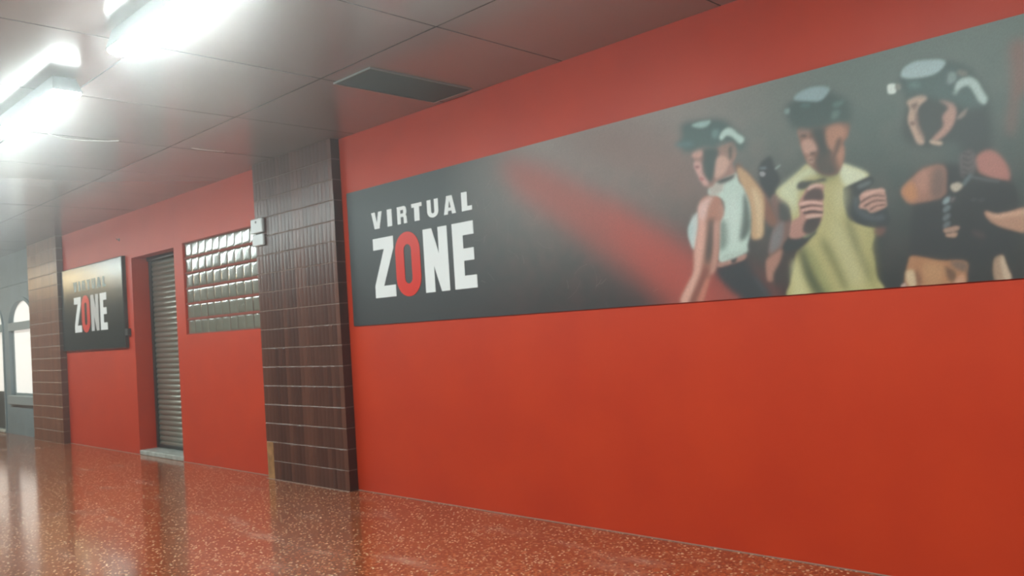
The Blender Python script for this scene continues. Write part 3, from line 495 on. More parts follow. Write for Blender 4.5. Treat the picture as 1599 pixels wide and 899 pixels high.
# ---------------------------------------------------------------- printed banner
BX0, BX1, BZ0, BZ1 = -5.85, .35, 1.385, 2.518
ART = json.loads(r'''[[[[-3.547,2.484],[-3.108,2.512],[-2.771,2.454],[-2.407,2.196],[-2.433,1.89],[-2.651,1.987],[-3.061,2.232],[-3.358,2.402]],[128,88,80],0.0745,0.0614,0.65],[[[-3.996,2.46],[-3.659,2.375],[-3.338,2.207],[-2.913,1.957],[-2.525,1.681],[-2.266,1.515],[-2.038,1.375],[-2.093,1.331],[-2.552,1.357],[-2.688,1.379],[-2.884,1.527],[-3.176,1.736],[-3.551,2.001],[-3.843,2.204]],[164,70,58],0.0559,0.0461,0.85],[[[-3.151,2.019],[-2.824,1.835],[-2.501,1.613],[-2.405,1.362],[-2.638,1.415],[-2.877,1.609]],[186,62,46],0.0485,0.0411,0.5],[[[-2.079,2.071],[-2.05,2.108],[-2.004,2.118],[-1.987,2.054],[-1.965,2.002],[-1.98,1.944],[-2.022,1.896],[-2.064,1.939],[-2.079,1.997]],[34,42,46],0.0054,0.0051,1.0],[[[-2.076,2.045],[-2.061,2.049],[-2.044,2.037],[-2.051,2.023],[-2.07,2.026]],[150,150,155],0.0029,0.0027,1.0],[[[-1.987,2.054],[-1.96,2.068],[-1.956,2.061],[-1.981,2.047]],[140,155,150],0.0028,0.0027,1.0],[[[-2.073,2.072],[-2.04,2.07],[-2.038,2.058],[-2.07,2.062]],[100,115,120],0.0036,0.0034,1.0],[[[-2.207,2.118],[-2.159,2.072],[-2.105,2.001],[-2.053,1.919],[-2.009,1.828],[-1.989,1.759],[-2.034,1.753],[-2.076,1.801],[-2.178,1.851],[-2.205,2.018]],[128,84,66],0.0073,0.0068,1.0],[[[-2.202,2.092],[-2.16,2.069],[-2.105,1.995],[-2.063,1.909],[-2.076,1.776],[-2.087,1.707],[-2.137,1.696],[-2.153,1.731],[-2.148,1.847],[-2.17,1.95],[-2.197,2.029]],[196,158,118],0.0059,0.0055,1.0],[[[-2.128,1.968],[-2.103,1.952],[-2.08,1.868],[-2.095,1.724],[-2.116,1.714],[-2.112,1.842]],[215,188,150],0.0073,0.0068,1.0],[[[-2.384,1.559],[-2.276,1.584],[-2.199,1.601],[-2.146,1.513],[-2.061,1.384],[-2.218,1.376],[-2.335,1.466]],[34,40,47],0.0114,0.0104,1.0],[[[-2.154,1.489],[-2.135,1.487],[-2.077,1.391],[-2.096,1.393]],[62,68,74],0.0073,0.0068,1.0],[[[-2.359,1.595],[-2.281,1.606],[-2.194,1.623],[-2.201,1.595],[-2.276,1.579],[-2.365,1.567]],[170,124,112],0.0039,0.0035,1.0],[[[-2.281,1.606],[-2.246,1.612],[-2.255,1.582],[-2.279,1.581]],[60,56,56],0.0038,0.0035,1.0],[[[-2.246,2.056],[-2.215,2.064],[-2.201,2.017],[-2.174,1.975],[-2.146,1.872],[-2.154,1.78],[-2.157,1.737],[-2.18,1.666],[-2.186,1.635],[-2.267,1.609],[-2.352,1.599],[-2.351,1.685],[-2.341,1.81],[-2.296,1.881],[-2.309,1.939],[-2.378,1.966],[-2.383,2.008],[-2.294,2.026]],[192,212,202],0.0046,0.0042,1.0],[[[-2.176,1.951],[-2.152,1.879],[-2.153,1.761],[-2.19,1.704],[-2.224,1.708],[-2.199,1.823]],[78,92,86],0.0075,0.0069,1.0],[[[-2.334,1.81],[-2.291,1.81],[-2.283,1.74],[-2.303,1.679],[-2.347,1.659]],[105,124,114],0.0098,0.0088,1.0],[[[-2.458,1.882],[-2.505,1.853],[-2.535,1.811],[-2.54,1.763],[-2.526,1.715],[-2.503,1.683],[-2.474,1.735]],[180,200,198],0.005,0.0043,1.0],[[[-2.505,1.853],[-2.478,1.866],[-2.487,1.717],[-2.503,1.683],[-2.52,1.715],[-2.503,1.784]],[205,212,210],0.0083,0.0072,1.0],[[[-2.454,1.927],[-2.429,1.962],[-2.377,1.971],[-2.332,1.957],[-2.308,1.906],[-2.303,1.855],[-2.335,1.795],[-2.354,1.658],[-2.384,1.559],[-2.424,1.511],[-2.478,1.387],[-2.532,1.364],[-2.617,1.384],[-2.61,1.421],[-2.558,1.496],[-2.519,1.558],[-2.505,1.674],[-2.472,1.8]],[176,118,98],0.0049,0.0043,1.0],[[[-2.403,1.836],[-2.362,1.818],[-2.387,1.648],[-2.44,1.577],[-2.443,1.667],[-2.42,1.761]],[70,62,58],0.0121,0.0107,1.0],[[[-2.469,1.579],[-2.412,1.561],[-2.447,1.487],[-2.481,1.438],[-2.531,1.371],[-2.583,1.38],[-2.53,1.468]],[132,68,56],0.0124,0.0108,1.0],[[[-2.455,1.914],[-2.421,1.922],[-2.431,1.763],[-2.472,1.586],[-2.491,1.53],[-2.578,1.386],[-2.617,1.386],[-2.61,1.421],[-2.558,1.496],[-2.519,1.558],[-2.504,1.674],[-2.472,1.8]],[220,168,152],0.0083,0.0072,1.0],[[[-2.37,1.806],[-2.337,1.808],[-2.355,1.658],[-2.384,1.559],[-2.414,1.536],[-2.387,1.648]],[188,140,126],0.0064,0.0057,1.0],[[[-2.455,1.488],[-2.428,1.505],[-2.478,1.387],[-2.511,1.382]],[196,118,100],0.0065,0.0058,1.0],[[[-2.455,1.916],[-2.419,1.95],[-2.364,1.96],[-2.396,1.92],[-2.428,1.848],[-2.46,1.852]],[222,184,176],0.0081,0.0072,1.0],[[[-2.372,2.039],[-2.292,2.057],[-2.228,2.072],[-2.212,2.05],[-2.287,2.025],[-2.305,1.983],[-2.378,1.966],[-2.383,2.008]],[186,180,170],0.0059,0.0053,1.0],[[[-2.331,2.048],[-2.257,2.058],[-2.222,2.063],[-2.238,2.036],[-2.302,2.024],[-2.329,2.032]],[54,66,66],0.0054,0.0049,1.0],[[[-2.464,2.243],[-2.419,2.253],[-2.313,2.226],[-2.214,2.239],[-2.204,2.168],[-2.23,2.122],[-2.22,2.07],[-2.285,2.056],[-2.336,2.039],[-2.37,2.013],[-2.412,2.031],[-2.441,2.082],[-2.462,2.138],[-2.465,2.184],[-2.477,2.219]],[160,120,108],0.0048,0.0043,1.0],[[[-2.402,2.237],[-2.316,2.227],[-2.311,2.169],[-2.339,2.091],[-2.368,2.038],[-2.402,2.069],[-2.417,2.143],[-2.409,2.193]],[46,66,64],0.008,0.0071,1.0],[[[-2.467,2.171],[-2.427,2.161],[-2.421,2.098],[-2.386,2.041],[-2.412,2.031],[-2.441,2.082],[-2.463,2.132]],[208,162,156],0.0057,0.005,1.0],[[[-2.475,2.222],[-2.431,2.243],[-2.411,2.219],[-2.424,2.196],[-2.464,2.2]],[208,158,146],0.0057,0.005,1.0],[[[-2.318,2.17],[-2.268,2.167],[-2.25,2.132],[-2.283,2.081],[-2.334,2.058],[-2.339,2.091]],[206,164,148],0.0063,0.0056,1.0],[[[-2.299,2.224],[-2.256,2.228],[-2.214,2.239],[-2.207,2.174],[-2.236,2.142],[-2.261,2.166],[-2.274,2.187]],[150,118,104],0.0054,0.0049,1.0],[[[-2.248,2.207],[-2.226,2.216],[-2.231,2.16],[-2.245,2.15]],[84,78,72],0.0046,0.0042,1.0],[[[-2.534,2.401],[-2.458,2.408],[-2.341,2.396],[-2.258,2.368],[-2.207,2.316],[-2.151,2.251],[-2.145,2.2],[-2.191,2.184],[-2.215,2.226],[-2.241,2.244],[-2.297,2.242],[-2.334,2.224],[-2.398,2.237],[-2.465,2.23],[-2.525,2.238],[-2.552,2.279],[-2.582,2.297],[-2.54,2.323]],[60,88,86],0.0119,0.0106,1.0],[[[-2.464,2.381],[-2.422,2.39],[-2.346,2.384],[-2.366,2.36],[-2.41,2.357]],[160,192,188],0.0048,0.0043,1.0],[[[-2.297,2.284],[-2.27,2.313],[-2.228,2.318],[-2.183,2.276],[-2.15,2.243],[-2.174,2.22],[-2.218,2.265],[-2.252,2.281],[-2.285,2.262]],[190,215,208],0.0046,0.0042,1.0],[[[-2.334,2.327],[-2.294,2.32],[-2.312,2.28],[-2.342,2.29]],[96,130,130],0.0059,0.0053,1.0],[[[-2.58,2.301],[-2.497,2.295],[-2.461,2.275],[-2.499,2.269],[-2.566,2.285]],[80,116,122],0.0084,0.0073,1.0],[[[-2.026,1.892],[-1.984,1.919],[-1.932,1.878],[-1.912,1.793],[-1.935,1.706],[-1.972,1.636],[-2.035,1.597],[-2.059,1.615],[-2.029,1.718],[-2.003,1.782]],[120,88,80],0.0053,0.005,1.0],[[[-1.984,1.867],[-1.929,1.866],[-1.914,1.793],[-1.946,1.764],[-1.984,1.78]],[60,62,60],0.007,0.0067,1.0],[[[-2.034,1.703],[-1.998,1.752],[-1.965,1.762],[-1.99,1.653],[-2.05,1.614]],[120,116,118],0.0071,0.0067,1.0],[[[-1.812,2.043],[-1.755,1.993],[-1.666,1.967],[-1.646,2.015],[-1.6,1.996],[-1.511,1.933],[-1.633,1.89],[-1.636,1.762],[-1.598,1.715],[-1.531,1.689],[-1.502,1.668],[-1.524,1.591],[-1.52,1.531],[-1.517,1.448],[-1.512,1.351],[-1.944,1.358],[-1.948,1.455],[-1.918,1.556],[-1.916,1.771],[-1.926,1.854],[-1.992,1.924],[-1.924,1.973],[-1.867,2.008]],[182,174,118],0.0042,0.0042,1.0],[[[-1.983,1.927],[-1.867,2.005],[-1.789,2.032],[-1.755,1.989],[-1.848,1.961],[-1.9,1.791],[-1.919,1.846]],[206,212,178],0.0102,0.0098,0.9],[[[-1.652,2.007],[-1.596,1.994],[-1.518,1.934],[-1.625,1.899]],[218,224,196],0.0062,0.0063,0.9],[[[-1.896,1.613],[-1.861,1.624],[-1.83,1.533],[-1.799,1.457],[-1.758,1.375],[-1.828,1.38],[-1.874,1.456],[-1.892,1.539]],[68,78,48],0.0134,0.013,1.0],[[[-1.861,1.624],[-1.811,1.589],[-1.761,1.469],[-1.725,1.372],[-1.762,1.375],[-1.812,1.487]],[132,138,84],0.0132,0.0129,0.7],[[[-1.767,1.671],[-1.734,1.624],[-1.692,1.52],[-1.648,1.402],[-1.68,1.398],[-1.728,1.516],[-1.768,1.614]],[112,112,66],0.0129,0.0128,1.0],[[[-1.633,1.762],[-1.602,1.666],[-1.57,1.55],[-1.536,1.463],[-1.547,1.409],[-1.586,1.524],[-1.62,1.619],[-1.64,1.713]],[98,98,62],0.0124,0.0125,1.0],[[[-1.694,1.763],[-1.657,1.687],[-1.617,1.569],[-1.58,1.425],[-1.636,1.416],[-1.681,1.561],[-1.715,1.68]],[190,186,142],0.0158,0.0158,0.7],[[[-1.755,1.993],[-1.666,1.97],[-1.68,1.933],[-1.745,1.937]],[150,150,96],0.0097,0.0096,0.7],[[[-1.932,1.691],[-1.871,1.684],[-1.835,1.658],[-1.901,1.599],[-1.945,1.536],[-1.991,1.451],[-2.054,1.463],[-2.079,1.549],[-2.059,1.592],[-1.984,1.63]],[56,46,44],0.007,0.0067,1.0],[[[-2.077,1.571],[-2.051,1.595],[-1.985,1.626],[-2.002,1.564],[-2.042,1.508],[-2.05,1.467],[-2.076,1.469],[-2.082,1.519]],[168,120,104],0.0057,0.0054,1.0],[[[-1.971,1.651],[-1.933,1.68],[-1.863,1.69],[-1.805,1.705],[-1.795,1.686],[-1.851,1.645],[-1.907,1.614],[-1.966,1.613]],[38,44,46],0.0048,0.0046,1.0],[[[-1.87,1.698],[-1.831,1.712],[-1.794,1.704],[-1.826,1.679],[-1.86,1.672]],[120,128,100],0.004,0.0039,1.0],[[[-1.934,1.714],[-1.917,1.764],[-1.876,1.788],[-1.874,1.854],[-1.846,1.894],[-1.818,1.933],[-1.767,1.939],[-1.732,1.919],[-1.742,1.889],[-1.752,1.778],[-1.785,1.725],[-1.856,1.682],[-1.903,1.673],[-1.937,1.684]],[176,128,116],0.004,0.0039,1.0],[[[-1.843,1.883],[-1.802,1.917],[-1.748,1.904],[-1.745,1.85],[-1.804,1.858],[-1.845,1.861]],[78,58,56],0.0047,0.0045,1.0],[[[-1.863,1.832],[-1.805,1.835],[-1.753,1.823],[-1.755,1.816],[-1.806,1.825],[-1.86,1.821]],[88,62,58],0.003,0.0029,1.0],[[[-1.853,1.805],[-1.808,1.809],[-1.755,1.795],[-1.758,1.78],[-1.809,1.79],[-1.847,1.79]],[82,60,56],0.003,0.0029,1.0],[[[-1.837,1.766],[-1.765,1.769],[-1.782,1.713],[-1.829,1.686],[-1.865,1.709]],[62,52,50],0.0047,0.0046,1.0],[[[-1.868,1.853],[-1.804,1.853],[-1.753,1.838],[-1.755,1.829],[-1.805,1.841],[-1.866,1.84]],[212,170,158],0.003,0.0029,1.0],[[[-1.864,1.817],[-1.807,1.821],[-1.755,1.809],[-1.758,1.799],[-1.807,1.811],[-1.853,1.807]],[206,162,150],0.003,0.0029,1.0],[[[-1.84,1.781],[-1.809,1.786],[-1.759,1.779],[-1.762,1.769],[-1.833,1.769]],[206,166,152],0.003,0.0029,1.0],[[[-1.819,1.93],[-1.767,1.936],[-1.735,1.917],[-1.776,1.923],[-1.818,1.912]],[214,178,164],0.0033,0.0032,1.0],[[[-1.878,1.94],[-1.856,1.962],[-1.78,1.957],[-1.732,1.96],[-1.723,1.942],[-1.797,1.939],[-1.829,1.919],[-1.867,1.92]],[56,60,58],0.0047,0.0046,1.0],[[[-1.641,1.877],[-1.625,1.897],[-1.512,1.928],[-1.49,1.902],[-1.523,1.871],[-1.559,1.85],[-1.586,1.819],[-1.568,1.785],[-1.513,1.746],[-1.458,1.766],[-1.438,1.756],[-1.427,1.7],[-1.445,1.68],[-1.492,1.675],[-1.558,1.697],[-1.603,1.737],[-1.632,1.797]],[36,44,48],0.0039,0.004,1.0],[[[-1.595,1.834],[-1.574,1.838],[-1.568,1.781],[-1.507,1.738],[-1.46,1.738],[-1.462,1.711],[-1.529,1.72],[-1.587,1.77]],[74,84,90],0.0055,0.0056,0.8],[[[-1.57,1.894],[-1.513,1.909],[-1.506,1.894],[-1.557,1.878]],[96,106,106],0.0043,0.0043,1.0],[[[-1.564,1.84],[-1.534,1.862],[-1.483,1.863],[-1.447,1.857],[-1.44,1.797],[-1.445,1.772],[-1.512,1.754],[-1.535,1.773],[-1.571,1.787],[-1.559,1.811]],[186,142,128],0.0033,0.0034,1.0],[[[-1.559,1.815],[-1.526,1.832],[-1.485,1.837],[-1.447,1.827],[-1.448,1.821],[-1.486,1.829],[-1.524,1.822],[-1.556,1.806]],[104,72,66],0.0024,0.0025,1.0],[[[-1.547,1.794],[-1.511,1.808],[-1.481,1.812],[-1.445,1.805],[-1.446,1.799],[-1.481,1.803],[-1.509,1.799],[-1.541,1.784]],[104,72,66],0.0024,0.0025,1.0],[[[-1.521,1.771],[-1.489,1.785],[-1.444,1.786],[-1.444,1.78],[-1.487,1.778],[-1.515,1.764]],[104,72,66],0.0024,0.0025,1.0],[[[-1.546,1.848],[-1.484,1.858],[-1.447,1.853],[-1.447,1.847],[-1.484,1.85],[-1.536,1.836]],[212,172,158],0.0027,0.0028,1.0],[[[-1.509,1.672],[-1.452,1.672],[-1.478,1.637],[-1.507,1.648]],[112,76,68],0.0054,0.0055,1.0],[[[-1.844,2.237],[-1.776,2.229],[-1.71,2.222],[-1.591,2.216],[-1.596,2.146],[-1.62,2.119],[-1.626,2.037],[-1.655,1.975],[-1.717,1.969],[-1.774,2.005],[-1.811,2.051],[-1.833,2.121],[-1.842,2.17]],[146,100,82],0.0042,0.0042,1.0],[[[-1.777,2.223],[-1.707,2.215],[-1.696,2.154],[-1.674,2.098],[-1.691,2.049],[-1.661,1.976],[-1.717,1.97],[-1.762,1.996],[-1.771,2.05],[-1.753,2.106],[-1.775,2.163]],[48,56,54],0.0098,0.0096,1.0],[[[-1.831,2.161],[-1.781,2.164],[-1.758,2.107],[-1.794,2.091],[-1.824,2.106]],[194,150,134],0.0053,0.0052,1.0],[[[-1.807,2.08],[-1.776,2.068],[-1.781,2.044],[-1.804,2.05]],[178,142,124],0.0047,0.0045,1.0],[[[-1.841,2.233],[-1.79,2.22],[-1.798,2.191],[-1.84,2.195]],[160,118,104],0.0054,0.0052,1.0],[[[-1.836,2.199],[-1.806,2.196],[-1.807,2.183],[-1.831,2.186]],[70,58,54],0.004,0.0039,1.0],[[[-1.695,2.206],[-1.614,2.205],[-1.609,2.143],[-1.647,2.118],[-1.62,2.087],[-1.643,2.002],[-1.659,2.043],[-1.675,2.085],[-1.699,2.115]],[180,128,104],0.0063,0.0063,1.0],[[[-1.651,2.138],[-1.626,2.14],[-1.642,2.091],[-1.672,2.045],[-1.688,2.01],[-1.676,2.072]],[96,70,60],0.0057,0.0057,1.0],[[[-1.845,2.386],[-1.882,2.379],[-1.913,2.346],[-1.895,2.295],[-1.871,2.243],[-1.784,2.211],[-1.697,2.216],[-1.644,2.227],[-1.583,2.195],[-1.571,2.23],[-1.574,2.308],[-1.633,2.36],[-1.676,2.393],[-1.753,2.425]],[56,78,76],0.0114,0.0113,1.0],[[[-1.853,2.387],[-1.833,2.413],[-1.766,2.428],[-1.7,2.418],[-1.668,2.398],[-1.684,2.373],[-1.719,2.35],[-1.779,2.361]],[150,176,180],0.0043,0.0042,1.0],[[[-1.908,2.348],[-1.885,2.346],[-1.887,2.323],[-1.91,2.325]],[130,152,152],0.0041,0.004,1.0],[[[-1.656,2.32],[-1.61,2.326],[-1.605,2.312],[-1.645,2.298]],[86,118,112],0.005,0.0051,1.0],[[[-1.659,2.282],[-1.627,2.275],[-1.643,2.246],[-1.669,2.245]],[96,124,118],0.0057,0.0057,1.0],[[[-1.82,2.355],[-1.779,2.352],[-1.774,2.334],[-1.815,2.337]],[70,104,102],0.0053,0.0052,1.0],[[[-1.327,2.365],[-1.26,2.416],[-1.119,2.385],[-1.048,2.337],[-1.007,2.274],[-0.974,2.168],[-0.97,2.025],[-0.987,1.937],[-1.08,1.931],[-1.106,2.006],[-1.147,2.025],[-1.219,2.022],[-1.291,2.036],[-1.343,2.101],[-1.308,2.252],[-1.317,2.309]],[34,44,46],0.0106,0.0116,0.8],[[[-1.308,2.249],[-1.255,2.265],[-1.223,2.247],[-1.133,2.211],[-1.102,2.186],[-1.108,2.135],[-1.138,2.077],[-1.19,2.034],[-1.235,2.025],[-1.273,2.038],[-1.295,2.091],[-1.312,2.161],[-1.299,2.213]],[54,62,60],0.0044,0.0047,1.0],[[[-1.308,2.252],[-1.249,2.268],[-1.221,2.244],[-1.259,2.216],[-1.277,2.172],[-1.272,2.116],[-1.249,2.046],[-1.276,2.042],[-1.296,2.097],[-1.312,2.161],[-1.3,2.214]],[196,166,148],0.0039,0.0042,1.0],[[[-1.295,2.231],[-1.263,2.235],[-1.265,2.218],[-1.283,2.204]],[120,98,86],0.0039,0.0042,1.0],[[[-1.303,2.153],[-1.282,2.149],[-1.283,2.131],[-1.3,2.135]],[128,98,86],0.0034,0.0036,1.0],[[[-1.17,2.226],[-1.113,2.195],[-1.108,2.135],[-1.138,2.079],[-1.19,2.043],[-1.216,2.051],[-1.163,2.1],[-1.162,2.147],[-1.135,2.182]],[184,142,128],0.0043,0.0046,1.0],[[[-1.223,2.049],[-1.174,2.03],[-1.181,2.019],[-1.218,2.032]],[204,178,158],0.0032,0.0035,1.0],[[[-1.102,2.13],[-1.055,2.167],[-1.07,2.135],[-1.092,2.12]],[146,130,120],0.0036,0.004,1.0],[[[-1.327,2.365],[-1.289,2.406],[-1.119,2.379],[-1.049,2.331],[-1.012,2.269],[-0.979,2.169],[-1.052,2.157],[-1.112,2.197],[-1.175,2.227],[-1.222,2.256],[-1.272,2.268],[-1.31,2.259],[-1.317,2.309]],[70,94,92],0.0094,0.0102,1.0],[[[-1.326,2.386],[-1.309,2.411],[-1.265,2.426],[-1.209,2.421],[-1.144,2.403],[-1.134,2.38],[-1.17,2.351],[-1.226,2.346],[-1.288,2.354],[-1.321,2.368]],[172,196,198],0.0036,0.0038,1.0],[[[-1.388,2.349],[-1.353,2.341],[-1.358,2.302],[-1.391,2.31]],[226,236,230],0.0026,0.0027,1.0],[[[-1.353,2.342],[-1.333,2.337],[-1.334,2.313],[-1.354,2.318]],[140,138,132],0.0029,0.003,1.0],[[[-1.295,2.334],[-1.256,2.33],[-1.244,2.303],[-1.286,2.308]],[92,122,120],0.0056,0.0059,1.0],[[[-1.101,2.265],[-1.083,2.293],[-1.041,2.298],[-1.009,2.269],[-0.992,2.224],[-0.977,2.186],[-0.989,2.163],[-1.01,2.182],[-1.027,2.227],[-1.048,2.261],[-1.078,2.257],[-1.097,2.243]],[182,202,198],0.0036,0.004,1.0],[[[-1.12,2.338],[-1.092,2.325],[-1.098,2.294],[-1.129,2.29]],[132,150,150],0.0042,0.0046,1.0],[[[-1.114,2.245],[-1.092,2.248],[-1.099,2.232]],[140,160,158],0.0037,0.004,1.0],[[[-1.085,2.34],[-1.049,2.323],[-1.051,2.308],[-1.082,2.316]],[124,124,114],0.0041,0.0046,1.0],[[[-1.312,1.901],[-1.174,1.928],[-1.053,1.899],[-0.917,1.82],[-0.91,1.682],[-0.92,1.546],[-0.961,1.489],[-1.124,1.477],[-1.228,1.498],[-1.349,1.525],[-1.323,1.769]],[32,37,40],0.0078,0.0086,1.0],[[[-1.366,1.839],[-1.313,1.893],[-1.234,1.931],[-1.173,1.917],[-1.173,1.841],[-1.192,1.783],[-1.323,1.771],[-1.357,1.8]],[158,110,92],0.0044,0.0047,1.0],[[[-1.363,1.842],[-1.314,1.872],[-1.299,1.81],[-1.319,1.776],[-1.352,1.799]],[196,132,82],0.0068,0.0072,0.8],[[[-1.299,1.891],[-1.249,1.919],[-1.249,1.831],[-1.284,1.815]],[180,128,110],0.0072,0.0077,0.8],[[[-1.222,1.907],[-1.175,1.906],[-1.185,1.792],[-1.239,1.786]],[92,76,72],0.0081,0.0088,0.7],[[[-1.099,1.964],[-1.053,1.97],[-1.043,1.904],[-1.07,1.845],[-1.104,1.858],[-1.11,1.916]],[92,84,84],0.0046,0.0052,1.0],[[[-1.093,1.97],[-1.071,1.956],[-1.051,1.964],[-1.061,1.954],[-1.074,1.95],[-1.091,1.96]],[54,50,52],0.0026,0.0029,1.0],[[[-1.095,1.946],[-1.072,1.932],[-1.053,1.939],[-1.063,1.93],[-1.076,1.925],[-1.093,1.935]],[54,50,52],0.0026,0.0029,1.0],[[[-1.097,1.921],[-1.074,1.907],[-1.055,1.915],[-1.065,1.905],[-1.078,1.901],[-1.095,1.911]],[54,50,52],0.0026,0.0029,1.0],[[[-1.099,1.897],[-1.076,1.883],[-1.057,1.891],[-1.067,1.881],[-1.08,1.876],[-1.097,1.886]],[54,50,52],0.0026,0.0029,1.0],[[[-1.101,1.876],[-1.078,1.862],[-1.058,1.87],[-1.069,1.86],[-1.082,1.855],[-1.099,1.865]],[54,50,52],0.0026,0.0029,1.0],[[[-1.037,1.939],[-0.985,1.958],[-0.94,1.915],[-0.916,1.847],[-0.93,1.793],[-0.959,1.819],[-1.006,1.847],[-1.036,1.875]],[172,112,102],0.0045,0.005,1.0],[[[-1.106,1.83],[-1.081,1.869],[-0.995,1.83],[-0.912,1.802],[-0.901,1.68],[-1.025,1.691],[-1.09,1.587],[-1.2,1.6],[-1.193,1.765],[-1.152,1.787]],[30,34,36],0.0041,0.0046,1.0],[[[-1.106,1.83],[-1.074,1.867],[-1.063,1.855],[-1.097,1.818]],[92,106,108],0.0031,0.0034,1.0],[[[-1.069,1.859],[-1.007,1.835],[-0.959,1.819],[-0.963,1.81],[-1.014,1.826],[-1.069,1.849]],[80,86,88],0.003,0.0034,1.0],[[[-1.155,1.827],[-1.122,1.836],[-1.105,1.816],[-1.138,1.796]],[184,172,156],0.0032,0.0035,1.0],[[[-1.192,1.761],[-1.176,1.777],[-1.16,1.774],[-1.166,1.755],[-1.188,1.746]],[134,150,154],0.0029,0.0032,1.0],[[[-1.195,1.724],[-1.179,1.74],[-1.162,1.737],[-1.169,1.718],[-1.191,1.709]],[96,108,112],0.0029,0.0032,1.0],[[[-1.198,1.686],[-1.182,1.702],[-1.165,1.7],[-1.172,1.68],[-1.194,1.671]],[92,102,106],0.0029,0.0032,1.0],[[[-1.201,1.65],[-1.185,1.666],[-1.168,1.664],[-1.175,1.645],[-1.197,1.635]],[92,100,104],0.0029,0.0032,1.0],[[[-1.16,1.767],[-1.14,1.775],[-1.141,1.761],[-1.158,1.749]],[96,88,88],0.0032,0.0035,1.0],[[[-1.196,1.635],[-1.137,1.64],[-1.142,1.621],[-1.192,1.617]],[164,130,112],0.0027,0.0029,1.0],[[[-1.189,1.611],[-1.145,1.612],[-1.153,1.593],[-1.187,1.598]],[174,136,116],0.0027,0.0029,1.0],[[[-1.077,1.755],[-1.051,1.754],[-1.059,1.741],[-1.075,1.744]],[58,62,64],0.0026,0.0029,1.0],[[[-1.046,1.748],[-1.021,1.748],[-1.025,1.736],[-1.043,1.737]],[58,62,64],0.0025,0.0028,1.0],[[[-1.082,1.614],[-1.039,1.598],[-1.034,1.573],[-1.077,1.589]],[70,58,58],0.0051,0.0057,1.0],[[[-1.025,1.692],[-0.983,1.672],[-0.928,1.676],[-0.862,1.682],[-0.87,1.584],[-0.934,1.601],[-0.987,1.629],[-1.018,1.662]],[176,132,108],0.0034,0.0039,1.0],[[[-1.019,1.689],[-0.983,1.67],[-0.928,1.672],[-0.863,1.676],[-0.864,1.662],[-0.93,1.657],[-0.99,1.658]],[206,164,140],0.0039,0.0045,1.0],[[[-1.349,1.525],[-1.295,1.514],[-1.228,1.493],[-1.121,1.477],[-1.121,1.427],[-1.141,1.372],[-1.306,1.37],[-1.382,1.383],[-1.381,1.435],[-1.366,1.493]],[170,118,80],0.0039,0.0041,1.0],[[[-1.378,1.45],[-1.348,1.458],[-1.33,1.401],[-1.357,1.381],[-1.376,1.405]],[204,180,146],0.0046,0.0048,1.0],[[[-1.333,1.46],[-1.309,1.422],[-1.319,1.386],[-1.335,1.394]],[128,82,56],0.0051,0.0054,1.0],[[[-1.211,1.464],[-1.167,1.438],[-1.167,1.395],[-1.196,1.401]],[102,70,48],0.0048,0.0052,1.0],[[[-1.183,1.483],[-1.118,1.476],[-1.12,1.434],[-1.159,1.445]],[112,88,74],0.0053,0.0058,1.0],[[[-1.17,1.396],[-1.135,1.421],[-1.132,1.378],[-1.172,1.374]],[196,146,118],0.0042,0.0046,1.0],[[[-1.007,1.469],[-0.973,1.491],[-0.959,1.44],[-0.947,1.388],[-1.006,1.382]],[166,136,112],0.0035,0.0039,1.0],[[[-0.973,1.49],[-0.959,1.44],[-0.947,1.388],[-0.969,1.386],[-0.982,1.456]],[196,172,148],0.003,0.0034,1.0],[[[-1.406,1.392],[-1.384,1.402],[-1.382,1.383],[-1.4,1.377]],[180,150,140],0.0023,0.0024,1.0],[[[-0.871,2.403],[-0.804,2.384],[-0.818,2.215],[-0.862,2.142],[-0.892,2.008],[-0.906,2.045],[-0.877,2.23]],[150,84,74],0.0119,0.0137,0.55],[[[-1.66,1.916],[-1.626,1.889],[-1.631,1.826],[-1.665,1.759],[-1.691,1.791],[-1.683,1.891]],[206,202,158],0.0159,0.0159,0.6],[[[-1.533,1.672],[-1.506,1.661],[-1.518,1.6],[-1.517,1.358],[-1.544,1.36],[-1.545,1.52]],[150,146,88],0.0121,0.0124,0.7],[[[-1.935,1.543],[-1.905,1.555],[-1.888,1.479],[-1.858,1.374],[-1.936,1.365]],[200,196,146],0.0103,0.0099,0.8],[[[-1.793,2.101],[-1.761,2.098],[-1.759,2.088],[-1.788,2.085]],[92,66,56],0.004,0.0039,1.0],[[[-1.803,2.066],[-1.775,2.064],[-1.775,2.057],[-1.801,2.059]],[118,74,66],0.0033,0.0032,1.0],[[[-1.735,2.083],[-1.683,2.073],[-1.662,2.005],[-1.691,1.971],[-1.743,1.983],[-1.766,2.023]],[84,68,58],0.0129,0.0128,0.7],[[[-2.463,2.151],[-2.435,2.146],[-2.436,2.133],[-2.459,2.134]],[150,96,92],0.0041,0.0036,1.0],[[[-2.441,2.082],[-2.416,2.075],[-2.41,2.061],[-2.434,2.063]],[176,104,100],0.0041,0.0036,1.0],[[[-2.268,1.927],[-2.225,1.946],[-2.211,1.856],[-2.245,1.704],[-2.288,1.69],[-2.289,1.835]],[208,222,214],0.0192,0.0174,0.7],[[[-2.335,1.63],[-2.264,1.636],[-2.184,1.652],[-2.188,1.634],[-2.266,1.614],[-2.344,1.606]],[168,182,172],0.0077,0.007,0.7],[[[-1.285,2.21],[-1.268,2.212],[-1.266,2.133],[-1.247,2.069],[-1.26,2.06],[-1.281,2.118]],[150,118,104],0.0042,0.0044,0.6],[[[-1.297,1.486],[-1.217,1.472],[-1.214,1.421],[-1.237,1.387],[-1.291,1.391]],[186,140,98],0.0082,0.0088,0.7]]''')
